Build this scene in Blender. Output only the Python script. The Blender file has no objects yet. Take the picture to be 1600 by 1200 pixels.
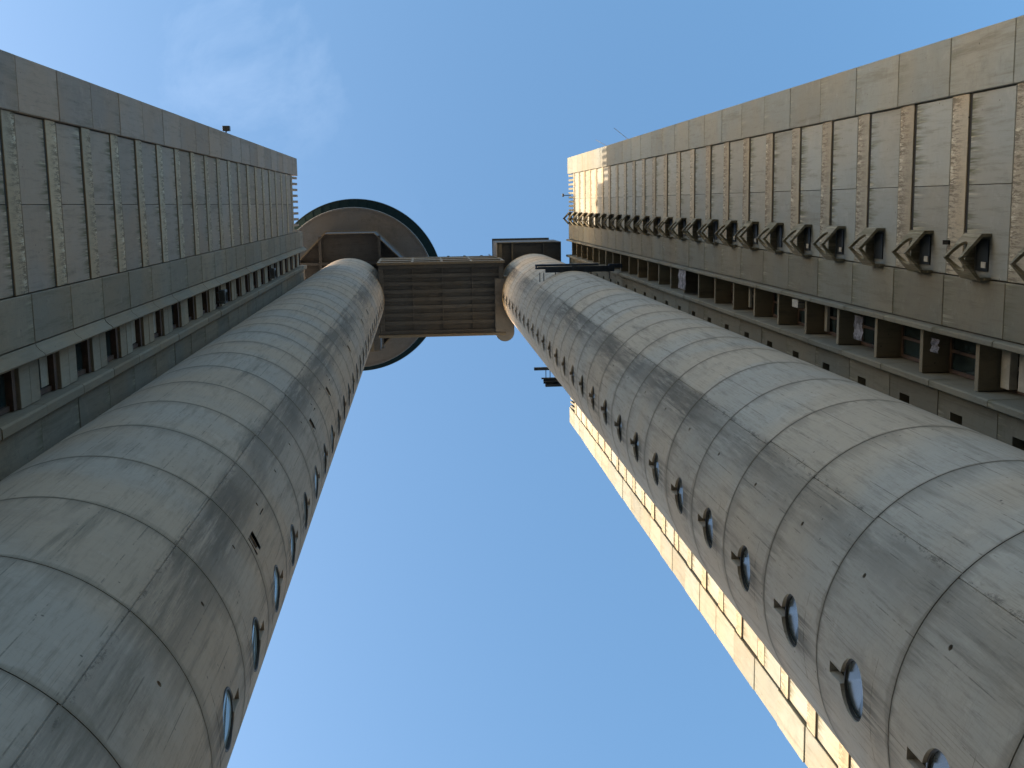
import bpy, bmesh, math, random
from mathutils import Matrix, Vector
random.seed(7)
S = bpy.context.scene
COL = S.collection
P = 2.9            # storey height in metres; all plan sizes below are in storeys
ZE = 1.6           # eye height

# ------------------------------------------------------------------ camera
def rotm(a, b, c):
    return Matrix.Rotation(c, 3, 'Z') @ Matrix.Rotation(b, 3, 'Y') @ Matrix.Rotation(a, 3, 'X')
cam = bpy.data.cameras.new('camera')
camo = bpy.data.objects.new('camera', cam); COL.objects.link(camo)
S.camera = camo
cam.sensor_fit = 'HORIZONTAL'; cam.sensor_width = 36.0
cam.lens = 1800.0 / 1600.0 * 36.0
cam.clip_end = 5000; cam.clip_start = 0.1
R3 = rotm(0.1566, -0.0751, -0.0283)           # world -> (right, down, forward)
rt, dn, fw = Vector(R3[0]), Vector(R3[1]), Vector(R3[2])
camo.matrix_world = Matrix(((rt.x, -dn.x, -fw.x, 0), (rt.y, -dn.y, -fw.y, 0), (rt.z, -dn.z, -fw.z, ZE), (0, 0, 0, 1)))

# ------------------------------------------------------------------ sky and sun
SUN = Vector((-1.0, 0.14, 0.31)).normalized()
el = math.asin(SUN.z); az = math.atan2(SUN.x, SUN.y)
W = bpy.data.worlds.new('World'); S.world = W; W.use_nodes = True
wt = W.node_tree; wt.nodes.clear()
def wn(t): return wt.nodes.new(t)
out = wn('ShaderNodeOutputWorld'); bg = wn('ShaderNodeBackground'); sky = wn('ShaderNodeTexSky')
sky.sky_type = 'NISHITA'; sky.sun_disc = False
sky.sun_elevation = el; sky.sun_rotation = az
sky.altitude = 100; sky.air_density = 1.0; sky.dust_density = 3.0; sky.ozone_density = 1.0
tc = wn('ShaderNodeTexCoord'); mp = wn('ShaderNodeMapping'); mp.inputs['Scale'].default_value = (1, 1.0, 1.0)
mp.inputs['Location'].default_value = (0.35, 0.2, 0.1)
nz = wn('ShaderNodeTexNoise'); nz.inputs['Scale'].default_value = 6; nz.inputs['Detail'].default_value = 7; nz.inputs['Roughness'].default_value = .62; nz.inputs['Distortion'].default_value = .5
cr = wn('ShaderNodeMapRange'); cr.inputs['From Min'].default_value = .50; cr.inputs['From Max'].default_value = .80; cr.inputs['To Max'].default_value = .08
# one thin wisp of cloud high over the left tower
CD = (rt * ((385 - 800) / 1800) + dn * ((90 - 600) / 1800) + fw).normalized()
dp = wn('ShaderNodeVectorMath'); dp.operation = 'DOT_PRODUCT'; dp.inputs[1].default_value = CD
wt.links.new(tc.outputs['Generated'], dp.inputs[0])
gt = wn('ShaderNodeMapRange'); gt.interpolation_type = 'SMOOTHSTEP'; gt.inputs['From Min'].default_value = math.cos(.12); gt.inputs['From Max'].default_value = 1.0
wt.links.new(dp.outputs['Value'], gt.inputs['Value'])
gm = wn('ShaderNodeMath'); gm.operation = 'MULTIPLY'; wt.links.new(gt.outputs[0], gm.inputs[0])
mx = wn('ShaderNodeMix'); mx.data_type = 'RGBA'
wt.links.new(tc.outputs['Generated'], mp.inputs['Vector']); wt.links.new(mp.outputs[0], nz.inputs['Vector'])
wt.links.new(nz.outputs['Fac'], cr.inputs['Value']); wt.links.new(cr.outputs[0], gm.inputs[1]); wt.links.new(gm.outputs[0], mx.inputs['Factor'])
wt.links.new(sky.outputs[0], mx.inputs['A'])
mx.inputs['B'].default_value = (6.0, 6.3, 6.8, 1)
hsv = wn('ShaderNodeHueSaturation'); hsv.inputs['Saturation'].default_value = 1.22; hsv.inputs['Hue'].default_value = .493; hsv.inputs['Value'].default_value = 1.15
wt.links.new(mx.outputs['Result'], hsv.inputs['Color']); wt.links.new(hsv.outputs[0], bg.inputs['Color']); bg.inputs['Strength'].default_value = 0.135
wt.links.new(bg.outputs[0], out.inputs['Surface'])
sd = bpy.data.lights.new('sun', 'SUN'); sd.energy = 3.4; sd.angle = math.radians(.53); sd.color = (1.0, .77, .55)
so = bpy.data.objects.new('sun', sd); COL.objects.link(so)
so.rotation_euler = SUN.to_track_quat('Z', 'Y').to_euler(); so.location = (-60, 50, 120)
S.view_settings.view_transform = 'Standard'; S.view_settings.look = 'None'
S.view_settings.gamma = 1; S.view_settings.use_curve_mapping = False
S.view_settings.exposure = 1.65

# ------------------------------------------------------------------ materials
class NT:
    def __init__(s, name):
        s.m = bpy.data.materials.new(name); s.m.use_nodes = True; s.t = s.m.node_tree
        s.b = s.t.nodes['Principled BSDF']
    def n(s, t, **k):
        x = s.t.nodes.new(t)
        for a, b in k.items():
            if hasattr(x, a): setattr(x, a, b)
            else: x.inputs[a].default_value = b
        return x
    def l(s, a, b): s.t.links.new(a, b)
    def math(s, op, a, b=None, c=None, clamp=False):
        x = s.t.nodes.new('ShaderNodeMath'); x.operation = op; x.use_clamp = clamp
        for i, v in enumerate((a, b, c)):
            if v is None: continue
            if isinstance(v, (int, float)): x.inputs[i].default_value = v
            else: s.l(v, x.inputs[i])
        return x.outputs[0]
    def mr(s, v, a, b, c=0., d=1., smooth=True):
        x = s.t.nodes.new('ShaderNodeMapRange'); x.interpolation_type = 'SMOOTHSTEP' if smooth else 'LINEAR'
        s.l(v, x.inputs['Value'])
        for k, q in zip(('From Min', 'From Max', 'To Min', 'To Max'), (a, b, c, d)): x.inputs[k].default_value = q
        return x.outputs[0]
    def noise(s, vec, scale, detail=4, rough=.6, sc=(1, 1, 1), loc=(0, 0, 0), dist=0.):
        m = s.n('ShaderNodeMapping'); m.inputs['Scale'].default_value = sc; m.inputs['Location'].default_value = loc
        s.l(vec, m.inputs['Vector'])
        x = s.n('ShaderNodeTexNoise'); x.inputs['Scale'].default_value = scale; x.inputs['Detail'].default_value = detail
        x.inputs['Roughness'].default_value = rough; x.inputs['Distortion'].default_value = dist
        s.l(m.outputs[0], x.inputs['Vector']); return x.outputs['Fac']
    def mix(s, f, a, b, mode='MIX'):
        x = s.t.nodes.new('ShaderNodeMix'); x.data_type = 'RGBA'; x.blend_type = mode
        for v, k in ((f, 'Factor'), (a, 'A'), (b, 'B')):
            if isinstance(v, (int, float)): x.inputs[k].default_value = v
            elif isinstance(v, tuple): x.inputs[k].default_value = v + (1,) if len(v) == 3 else v
            else: s.l(v, x.inputs[k])
        return x.outputs['Result']

def concrete(name, base, dirt=(.10, .09, .065), streak=.55, blotch=.5, drip=0., rough=.9, grain=1., tube=None, rand=.12, chips=0., length=2.9, soffit=False):
    base = (base[0] * 1.02, base[1] * .99, base[2] * .93)
    g = NT(name); geo = g.n('ShaderNodeNewGeometry'); tco = g.n('ShaderNodeTexCoord'); oi = g.n('ShaderNodeObjectInfo')
    pos = geo.outputs['Position']
    # per piece offset so that alike pieces do not repeat
    cmb = g.n('ShaderNodeVectorMath', operation='MULTIPLY_ADD')
    g.l(pos, cmb.inputs[0]); cmb.inputs[1].default_value = (1, 1, 1)
    rv = g.n('ShaderNodeCombineXYZ'); 
    for i, k in enumerate((0., 0., 0. if tube else 37.)): g.l(g.math('MULTIPLY', oi.outputs['Random'], k), rv.inputs[i])
    g.l(rv.outputs[0], cmb.inputs[2]); vec = cmb.outputs[0]
    c = base
    # overall value shift of each cast piece
    val = g.math('MULTIPLY_ADD', oi.outputs['Random'], 2 * rand, 1 - rand)
    warm = g.noise(pos, .22, 3, .5, loc=(5, 2, 9))
    col = g.mix(g.mr(warm, .38, .62), tuple(x * y for x, y in zip(base, (1.05, 1.0, .91))), tuple(x * y for x, y in zip(base, (.94, 1.0, 1.03))))
    hv = g.n('ShaderNodeVectorMath', operation='SCALE'); g.l(col, hv.inputs[0]); g.l(val, hv.inputs['Scale']); col = hv.outputs[0]
    zs = .09 if not soffit else 1.
    xs = 1. if not soffit else .12
    # formwork grain and fine rain streaks
    gr = g.noise(vec, 8.0, 7, .78, (xs, 1, zs))
    col = g.mix(g.math('MULTIPLY', g.mr(gr, .50, .68), .42 * streak), col, dirt)
    gr2 = g.noise(vec, 2.2 if tube else 1.5, 9, .74, (xs, 1, zs * (.6 if tube else .8)), (3, 7, 1), .2)
    col = g.mix(g.math('MULTIPLY', g.mr(gr2, .53, .70), .62 * streak), col, dirt)
    bl = g.noise(vec, .8, 10, .76, loc=(9, 1, 4))
    col = g.mix(g.math('MULTIPLY', g.mr(bl, .50, .72), .5 * blotch), col, tuple(x * .55 for x in base))
    bl2 = g.noise(vec, 2.3, 7, .7, loc=(1, 12, 2))
    col = g.mix(g.math('MULTIPLY', g.mr(bl2, .54, .70), .30 * blotch), col, tuple(min(1, x * 1.5) for x in base))
    # pour lines and wiped patches
    pl = g.noise(vec, 1.1, 5, .6, (.5, .5, 2.2), (4, 4, 4), 1.2)
    col = g.mix(g.math('MULTIPLY', g.mr(g.math('ABSOLUTE', g.math('SUBTRACT', pl, .5)), .0, .012, 1, 0), .35 * blotch), col, tuple(x * .6 for x in base))
    # pits
    vo = g.n('ShaderNodeTexVoronoi'); vo.inputs['Scale'].default_value = 3.4; g.l(vec, vo.inputs['Vector'])
    pm = g.noise(vec, 1.4, 2, .5, loc=(2, 2, 8))
    pit = g.math('MULTIPLY', g.mr(vo.outputs['Distance'], .05, .09, 1, 0), g.mr(pm, .52, .6))
    col = g.mix(g.math('MULTIPLY', pit, .75), col, (.05, .045, .04))
    so_ = tco.outputs['Object']; sx = g.n('ShaderNodeSeparateXYZ'); g.l(so_, sx.inputs[0])
    if drip > 0:   # stains running down from the top edge of the piece (object origin lies on the top edge)
        top = g.math('MULTIPLY', sx.outputs['Z'], -1.0)
        ln = g.noise(vec, 2.6, 5, .75, (0.02, 1, .02), (0, 0, 3))
        reach = g.mr(ln, .35, .72, .05, 1.25, False)
        m_ = g.math('MULTIPLY', g.math('SUBTRACT', 1.0, g.math('DIVIDE', top, reach), clamp=True), 1.0)
        fine = g.noise(vec, 9., 4, .7, (0.05, 1, .05), (0, 3, 3))
        m_ = g.math('MULTIPLY', m_, g.mr(fine, .40, .60))
        col = g.mix(g.math('MULTIPLY', m_, drip), col, (.075, .075, .035))
        fine2 = g.noise(vec, 8., 3, .7, (0.05, 1, .05), (7, 3, 3))
        m2 = g.math('MULTIPLY', g.math('SUBTRACT', 1.0, g.math('DIVIDE', top, reach), clamp=True), g.mr(fine2, .56, .64))
        col = g.mix(g.math('MULTIPLY', m2, .55 * drip), col, (.52, .48, .36))
    if chips > 0:
        ch = g.noise(vec, 6., 5, .8, (1, 2.5, .35), (1, 1, 1))
        low = g.math('MULTIPLY_ADD', sx.outputs['Z'], 1.0 / (.29 * P), 1.0)   # 0 at bottom, 1 at top
        m3 = g.math('MULTIPLY', g.mr(ch, .47, .55), g.mr(low, -.1, .9))
        col = g.mix(g.math('MULTIPLY', m3, chips), col, (.085, .07, .05))
        ch2 = g.noise(vec, 5., 4, .8, (1, 1.6, .3), (8, 1, 1))
        col = g.mix(g.math('MULTIPLY', g.math('MULTIPLY', g.mr(ch2, .55, .6), g.mr(low, .45, .95)), .8 * chips), col, (.55, .52, .42))
    if tube:
        an = g.math('ARCTAN2', sx.outputs['Y'], g.math('MULTIPLY', sx.outputs['X'], float(tube)))
        deg = g.math('MULTIPLY', an, 57.29578)
        ps = g.n('ShaderNodeSeparateXYZ'); g.l(pos, ps.inputs[0]); wz = ps.outputs['Z']
        zl = sx.outputs['Z']
        wob = g.noise(pos, .35, 3, .6, (1, 1, .5))
        d2 = g.math('MULTIPLY_ADD', wob, 10., g.math('SUBTRACT', deg, 5.))
        # grimy run between the seam and the vents
        band = g.math('MULTIPLY', g.mr(d2, -49, -44), g.mr(d2, -38, -22, 1, 0))
        stk = g.noise(vec, 3.2, 9, .78, (1, 1, .06), (6, 2, 1))
        big = g.noise(pos, .12, 3, .6, (1, 1, 1), (4, 4, 6.5))
        m4 = g.math('MULTIPLY', g.math('MULTIPLY', band, g.mr(stk, .32, .55)), g.mr(big, .36, .58, .4, 1))
        col = g.mix(g.math('MULTIPLY', m4, .74), col, (.066, .060, .050))
        # wider soft streaks toward the portholes
        stk2 = g.noise(vec, 2.6, 9, .76, (1, 1, .05), (1, 9, 1))
        m5 = g.math('MULTIPLY', g.math('MULTIPLY', g.mr(deg, -48, -34), g.mr(deg, 0, 14, 1, 0)), g.mr(stk2, .5, .68))
        col = g.mix(g.math('MULTIPLY', m5, .42), col, (.11, .095, .075))
        # brown arc smears beside each joint ring
        sm = g.noise(pos, .45, 5, .65, (1, 1, .2), (3, 3, 3))
        zt = g.math('MULTIPLY_ADD', zl, 1.0 / P, 0.)
        wdt = g.mr(sm, .42, .75, .0, .16, False)
        m6 = g.math('MULTIPLY', g.mr(g.math('DIVIDE', zt, g.math('ADD', wdt, .004)), .6, 1.1, 1, 0), .36)
        col = g.mix(m6, col, (.15, .125, .09))
        m7 = g.mr(zt, .0, .03, .38, 0)
        col = g.mix(m7, col, (.12, .10, .07))
        m7 = g.mr(zt, .96, .99, 0, .32)
        col = g.mix(m7, col, (.12, .10, .07))
        # weak upright form marks, different on every ring
        ph = g.math('MULTIPLY', oi.outputs['Random'], 31.)
        fr = g.math('FRACT', g.math('MULTIPLY_ADD', deg, 1 / 13.7, ph))
        brk = g.noise(vec, 1.0, 5, .8, (1, 1, .7), (2, 6, 6))
        m8 = g.math('MULTIPLY', g.mr(g.math('ABSOLUTE', g.math('SUBTRACT', fr, .5)), .006, .016, 1, 0), g.mr(brk, .46, .56))
        col = g.mix(g.math('MULTIPLY', m8, .6), col, (.10, .09, .07))
        fr2 = g.math('FRACT', g.math('MULTIPLY_ADD', deg, 1 / 5.3, g.math('MULTIPLY', ph, 1.7)))
        m9 = g.math('MULTIPLY', g.mr(g.math('ABSOLUTE', g.math('SUBTRACT', fr2, .5)), .008, .03, 1, 0), g.mr(brk, .54, .64))
        col = g.mix(g.math('MULTIPLY', m9, .4), col, (.10, .09, .07))
        # rain streaks under every ring joint and under the portholes
        ph2 = g.noise(vec, 2.4, 4, .75, (1, 1, .02), (11, 2, 5))
        rch = g.mr(ph2, .42, .78, .0, .55, False)
        m11 = g.math('MULTIPLY', g.math('SUBTRACT', 1.0, g.math('DIVIDE', g.math('SUBTRACT', .99, zt), g.math('ADD', rch, .02)), clamp=True), .38)
        col = g.mix(m11, col, (.085, .078, .06))
        ph3 = g.noise(vec, 9., 3, .7, (1, 1, .03), (3, 8, 5))
        m12 = g.math('MULTIPLY', g.math('MULTIPLY', g.mr(g.math('ABSOLUTE', deg), 4., 9.5, 1, 0), g.mr(zt, .0, .32, .2, 1)), g.math('MULTIPLY', g.mr(zt, .36, .40, 1, 0), g.mr(ph3, .36, .55)))
        col = g.mix(g.math('MULTIPLY', m12, .75), col, (.06, .056, .048))
        # fine board print
        bd = g.math('FRACT', g.math('MULTIPLY', deg, 1 / 1.37))
        m13 = g.math('MULTIPLY', g.mr(g.math('ABSOLUTE', g.math('SUBTRACT', bd, .5)), .03, .10, 1, 0), g.mr(g.noise(vec, 2.2, 5, .8, (1, 1, .25), (5, 5, 5)), .46, .66))
        col = g.mix(g.math('MULTIPLY', m13, .38), col, (.12, .11, .095))
        # spatter around seam
        spn = g.noise(vec, 7., 5, .8, (1, 1, .5), (2, 2, 2))
        m10 = g.math('MULTIPLY', g.mr(g.math('ABSOLUTE', g.math('ADD', deg, 45.7)), .3, 2.2, 1, 0), g.mr(spn, .52, .62))
        col = g.mix(g.math('MULTIPLY', m10, .6), col, (.07, .06, .05))
    g.l(col, g.b.inputs['Base Color']); g.b.inputs['Roughness'].default_value = rough
    g.b.inputs['Specular IOR Level'].default_value = .3
    bp = g.n('ShaderNodeBump'); bp.inputs['Strength'].default_value = .35; bp.inputs['Distance'].default_value = .02
    hh = g.math('ADD', g.math('MULTIPLY', gr, .8 * grain), g.math('MULTIPLY', bl2, .7))
    g.l(hh, bp.inputs['Height']); g.l(bp.outputs[0], g.b.inputs['Normal'])
    return g.m

def plain(name, c, rough=.6, metal=0., spec=.5, var=.0):
    g = NT(name)
    if var:
        geo = g.n('ShaderNodeNewGeometry'); n = g.noise(geo.outputs['Position'], 3., 6, .7)
        col = g.mix(g.mr(n, .4, .65), tuple(x * (1 - var) for x in c), tuple(min(1, x * (1 + var)) for x in c)); g.l(col, g.b.inputs['Base Color'])
    else: g.b.inputs['Base Color'].default_value = c + (1,)
    g.b.inputs['Roughness'].default_value = rough; g.b.inputs['Metallic'].default_value = metal
    g.b.inputs['Specular IOR Level'].default_value = spec
    return g.m
M = dict(
    panel=concrete('panel_concrete', (.25, .22, .205), streak=.8, blotch=.6, drip=.95),
    panelR=concrete('right_panel_concrete', (.24, .256, .262), streak=.8, blotch=.6, drip=.95),
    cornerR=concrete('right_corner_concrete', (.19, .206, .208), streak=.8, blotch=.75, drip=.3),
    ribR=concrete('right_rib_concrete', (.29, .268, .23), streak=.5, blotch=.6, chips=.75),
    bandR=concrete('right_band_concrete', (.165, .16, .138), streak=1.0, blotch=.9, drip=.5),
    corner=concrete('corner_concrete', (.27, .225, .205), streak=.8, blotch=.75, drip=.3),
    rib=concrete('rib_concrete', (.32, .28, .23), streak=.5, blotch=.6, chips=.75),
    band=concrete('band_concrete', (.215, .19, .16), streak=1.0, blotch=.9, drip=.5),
    fin=concrete('fin_concrete', (.21, .18, .145), streak=.8, blotch=.6),
    spandrel=concrete('spandrel_concrete', (.29, .255, .215), streak=.4, blotch=.5, drip=.2),
    hood=concrete('hood_concrete', (.19, .175, .145), streak=1.1, blotch=1., drip=.5),
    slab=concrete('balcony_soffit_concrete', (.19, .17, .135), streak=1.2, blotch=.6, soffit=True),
    core=plain('core_concrete', (.05, .048, .042), .95, var=.2),
    seal=plain('black_rib_shade', (.014, .013, .012), .9),  # near-black colour standing in for the shade below the ribs
    dark=plain('dark_interior', (.012, .012, .013), .9),
    tubeL=concrete('left_tube_concrete', (.355, .305, .27), streak=.85, blotch=.6, tube=1.0, rand=.035),
    tubeR=concrete('right_tube_concrete', (.425, .385, .35), streak=.85, blotch=.6, tube=-1.0, rand=.035),
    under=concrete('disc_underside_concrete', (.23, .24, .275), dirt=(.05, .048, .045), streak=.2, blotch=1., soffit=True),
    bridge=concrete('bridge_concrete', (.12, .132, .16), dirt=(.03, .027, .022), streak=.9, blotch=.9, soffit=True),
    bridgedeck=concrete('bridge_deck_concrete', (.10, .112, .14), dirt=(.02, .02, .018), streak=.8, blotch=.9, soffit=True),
    edge=concrete('pale_edge_concrete', (.24, .225, .21), streak=.4, blotch=.5),
    brown=plain('brown_window_frame', (.075, .045, .032), .6, var=.25),
    blue=plain('blue_painted_steel', (.018, .035, .065), .5, .0, .5, .25),
    white=plain('off_white_shutter', (.38, .36, .31), .6, var=.15),
    cloth=plain('patterned_cloth', (.40, .39, .43), .9, var=.5),
    frame=plain('dark_frame', (.035, .035, .035), .6),
    metal=plain('grey_metal', (.14, .15, .16), .5, .6, .5, .2),
    teal=plain('teal_glass', (.010, .017, .018), .6, .0, .0),
)
def glass(name, c, rough):
    g = NT(name); g.b.inputs['Base Color'].default_value = c + (1,); g.b.inputs['Roughness'].default_value = rough
    g.b.inputs['IOR'].default_value = 1.75; g.b.inputs['Specular IOR Level'].default_value = .9
    geo = g.n('ShaderNodeNewGeometry'); n = g.noise(geo.outputs['Position'], .7, 2, .5)
    bp = g.n('ShaderNodeBump'); bp.inputs['Strength'].default_value = .15; bp.inputs['Distance'].default_value = .02
    g.l(n, bp.inputs['Height']); g.l(bp.outputs[0], g.b.inputs['Normal'])
    return g.m
M['glass'] = glass('window_glass', (.02, .035, .038), .06)
M['port'] = glass('porthole_glass', (.05, .065, .07), .22)
M['hoodglass'] = plain('dull_window_glass', (.018, .022, .024), .35, 0, .3)
M['portL'] = glass('left_porthole_glass', (.22, .30, .34), .08)
g = NT('plaza_ground')
geo = g.n('ShaderNodeNewGeometry'); n1 = g.noise(geo.outputs['Position'], .3, 6, .6); n2 = g.noise(geo.outputs['Position'], 6., 4, .6)
g.l(g.mix(g.mr(n1, .35, .65), g.mix(g.mr(n2, .3, .7), (.055, .058, .05), (.08, .08, .072)), (.045, .048, .04)), g.b.inputs['Base Color']); g.b.inputs['Roughness'].default_value = .95
M["ground"] = g.m

# ------------------------------------------------------------------ helpers
def q(x, y, h): return Vector((x * P, y * P, ZE + h * P))
def link(name, me, mat=None, parent=None, loc=(0, 0, 0)):
    o = bpy.data.objects.new(name, me)
    if mat is not None and not me.materials: me.materials.append(mat)
    o.location = loc; o.parent = parent; COL.objects.link(o); return o
def thing(name, label, cat, loc=(0, 0, 0), group=None):
    o = bpy.data.objects.new(name, None); COL.objects.link(o); o.location = loc; o.empty_display_size = .5
    tag(o, label, cat, group); return o
def tag(o, label, cat, group=None):
    o['label'] = label; o['category'] = cat
    if group: o['group'] = group
    return o
def fin(bm, name, bev=0., smooth=False):
    bmesh.ops.recalc_face_normals(bm, faces=bm.faces)
    if bev: 
        bmesh.ops.bevel(bm, geom=[e for e in bm.edges if len(e.link_faces) == 2 and e.calc_face_angle(0) > .5], offset=bev, segments=1, affect='EDGES')
    me = bpy.data.meshes.new(name); bm.to_mesh(me); bm.free()
    if smooth:
        for p in me.polygons: p.use_smooth = True
    return me
def abox(bm, x0, x1, y0, y1, z0, z1):      # sizes in metres
    vs = [bm.verts.new((x, y, z)) for x in (x0, x1) for y in (y0, y1) for z in (z0, z1)]
    for f in ((0, 1, 3, 2), (4, 6, 7, 5), (0, 4, 5, 1), (2, 3, 7, 6), (0, 2, 6, 4), (1, 5, 7, 3)): bm.faces.new([vs[i] for i in f])
def box(x0, x1, y0, y1, z0, z1, name='box', bev=0.):   # sizes in storeys
    bm = bmesh.new(); abox(bm, x0 * P, x1 * P, y0 * P, y1 * P, z0 * P, z1 * P); return fin(bm, name, bev)
def boxes(L, name='boxes', bev=0.):
    bm = bmesh.new()
    for a in L: abox(bm, *[v * P for v in a])
    return fin(bm, name, bev)
def prism(pts, a, b, axis='z', name='prism', bev=0.):   # pts in the two other axes, storeys
    bm = bmesh.new(); rows = []
    for t in (a, b):
        row = []
        for (u, v) in pts:
            c = {'z': (u, v, t), 'y': (u, t, v), 'x': (t, u, v)}[axis]; row.append(bm.verts.new([k * P for k in c]))
        rows.append(row)
    n = len(pts)
    for i in range(n): bm.faces.new([rows[0][i], rows[0][(i + 1) % n], rows[1][(i + 1) % n], rows[1][i]])
    bm.faces.new(rows[0]); bm.faces.new(rows[1][::-1]); return fin(bm, name, bev)
def put(name, me, mat, parent, x, y, h, jit=0.):
    """place a piece at storey coordinates under a thing whose own location is known"""
    pl = Vector(parent.location) if parent else Vector((0, 0, 0))
    if parent and parent.parent: pl += Vector(parent.parent.location)
    o = link(name, me, mat, parent, q(x, y, h) - pl)
    if jit:
        o.location.x += random.uniform(-jit, jit); o.rotation_euler = (0, random.uniform(-.002, .002), random.uniform(-.0015, .0015))
    return o

# ------------------------------------------------------------------ ground
bm = bmesh.new(); bmesh.ops.create_circle(bm, cap_ends=True, segments=64, radius=1500)
gr = link('ground', fin(bm, 'ground'), M['ground']); gr['kind'] = 'structure'

# ------------------------------------------------------------------ the two slab towers
def tower(sgn, WX, Y0, Y1, root, rib0, cj0, top_corner, top_panel, top_band, par_w, mid, kmin, detail, sf=''):
    """sgn -1: wall at X=-WX facing +X; +1: wall at X=WX facing -X. nn() maps depth-out-of-wall to X"""
    T = .27        # thickness of facade pieces
    def X(nout): return sgn * (WX - nout)
    def bx(y0, y1, z0, z1, n0, n1, nm, bev=.012):
        # mesh local: origin at the facade plane, y0.., top at z=0
        a, b = sorted((-sgn * n0, -sgn * n1)); return box(a, b, y0, y1, z0, z1, nm, bev)
    yc = (Y0 + Y1) / 2
    W2 = lambda y: 2 * yc - y
    g_ = .006
    # central core standing behind the facade pieces
    a, b = sorted((sgn * (WX + T + .004), sgn * (WX + 5.2)))
    put('core_wall', box(a, b, Y0 + .05, Y1 - .05, -.55, top_panel - .1, 'core_wall'), M['core'], root, 0, 0, 0)
    put('roof_slab', box(a, b, Y0 + .05, Y1 - .05, 0, .12, 'roof_slab'), M['corner'], root, 0, 0, top_panel - .09)
    a, b = sorted((sgn * (WX + T + .01), sgn * (WX + 5.3)))
    for s, y in ((0, Y0), (1, Y1)):
        yy = (y - .0, y + .05) if s == 0 else (y - .05, y)
        put('end_wall', box(a, b, yy[0], yy[1], -.55, top_corner, 'end_wall'), M['band' + sf], root, 0, 0, 0)
    # plain wall down to the ground below the detailed storeys
    zb = cj0 + kmin
    a, b = sorted((X(0), X(-T)))
    put('base_wall', box(a, b, Y0, Y1, -.55, zb - .01, 'base_wall'), M['band' + sf], root, 0, 0, 0)
    pan_lo = bx(mid + .002, .63 - .004, -.71 + .054, 0, 0, -T, 'wall_panel')
    pan_up = bx(Y0 + par_w + .012, mid - .002, -.71 + .054, 0, 0, -T, 'wall_panel')
    ribm = prism([(-sgn * a_, z_) for a_, z_ in ((-T, -.285), (.007, -.285), (.009, -.15), (.003, 0), (-T, 0))], Y0 + par_w + .004, .63 - .004, 'y', 'floor_rib', .01)
    # prism with axis y takes (x,z)
    ribshade_m = bx(Y0 + par_w + .013, .63 - .005, -.0475, -.0005, -.006, -T, 'rib_shade_strip', 0)  # added black strip that paints the shadow line in the slot under each rib
    cor = bx(Y0, Y0 + par_w, -1 + 2 * g_, 0, .03, -T, 'corner_panel', .015)
    bandm = bx(.63 + g_, detail['b1'] - g_, -1 + 2 * g_, 0, .012, -T, 'band_panel', .012)
    def mir(me):
        m2 = me.copy(); m2.transform(Matrix.Translation((0, 2 * yc * P, 0)) @ Matrix.Scale(-1, 4, (0, 1, 0))); m2.flip_normals(); return m2
    M_ = {}
    for nm, me in (('lo', pan_lo), ('up', pan_up), ('rib', ribm), ('cor', cor), ('band', bandm), ('seal', ribshade_m)): M_[nm] = (me, mir(me))  # 'seal' is the added strip that paints the shade under each rib
    k = kmin
    XX = sgn * WX
    while True:
        zj = cj0 + k + 1            # joint at the top of this storey's band / corner pieces
        zr = rib0 + k               # underside of the rib
        done = True
        for m in (0, 1):
            if zj < top_corner + .6:
                done = False
                zt = min(zj, top_corner)
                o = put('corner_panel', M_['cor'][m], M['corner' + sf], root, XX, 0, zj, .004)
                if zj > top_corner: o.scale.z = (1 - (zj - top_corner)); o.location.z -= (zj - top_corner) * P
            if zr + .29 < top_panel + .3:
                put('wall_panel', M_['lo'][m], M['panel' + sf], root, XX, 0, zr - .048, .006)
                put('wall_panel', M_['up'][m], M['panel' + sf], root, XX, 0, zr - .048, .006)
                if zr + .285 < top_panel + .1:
                    put('rib_shade_strip', M_['seal'][m], M['seal'], root, XX, 0, zr)  # 'seal' keys hold the added strip and its shade colour
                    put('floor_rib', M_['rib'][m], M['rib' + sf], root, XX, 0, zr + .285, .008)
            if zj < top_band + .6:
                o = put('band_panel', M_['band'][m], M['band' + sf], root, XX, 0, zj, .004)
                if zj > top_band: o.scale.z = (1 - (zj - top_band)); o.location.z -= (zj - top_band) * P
        if done: break
        k += 1
    # pale louvre fins standing along the roof edge
    nf = detail['nf']; ys, ye = Y0 + par_w + .06, .60
    fm = prism([(-sgn * a_, z_) for a_, z_ in ((-.20, 0), (-.02, 0), (.03, .62), (-.20, .62))], -.028, .028, 'y', 'roof_fin', .01)
    for i in range(nf):
        y = ys + (ye - ys) * i / (nf - 1)
        for yy in (y, W2(y)): put('roof_fin', fm, M['corner' + sf], root, XX, yy, top_panel + .12)
    put('roof_kerb', bx(Y0 + par_w + .01, .62, 0, .1, -.02, -T, 'roof_kerb'), M['corner' + sf], root, XX, 0, top_panel + .01)
    return mir, bx, X, yc

# ---- left tower: offices
A = 3.0223
YL0, YL1 = -1.155, 6.24
office = thing('office_tower', 'grey concrete slab tower on the left with dark windows beside its round shaft', 'building', q(-A, YL0, 0) - Vector((0, 0, ZE)))
fr = dict(b1=1.02, nf=10)
mir, bx, X, yc = tower(-1, A, YL0, YL1, office, 8.836 - 3, 9.15 - 4, 29.19, 28.25, 29.9, .42, -.045, -0, fr)
Tk = .27
k0 = 5.15
flare = prism([(-(-a_) , y_) for a_, y_ in ((-Tk, 1.024), (.012, 1.024), (.022, 1.05), (.045, 1.075), (.07, 1.093), (.085, 1.112), (.075, 1.128), (-Tk, 1.128))], -1 + .014, 0, 'z', 'flared_fin', .006)
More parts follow.
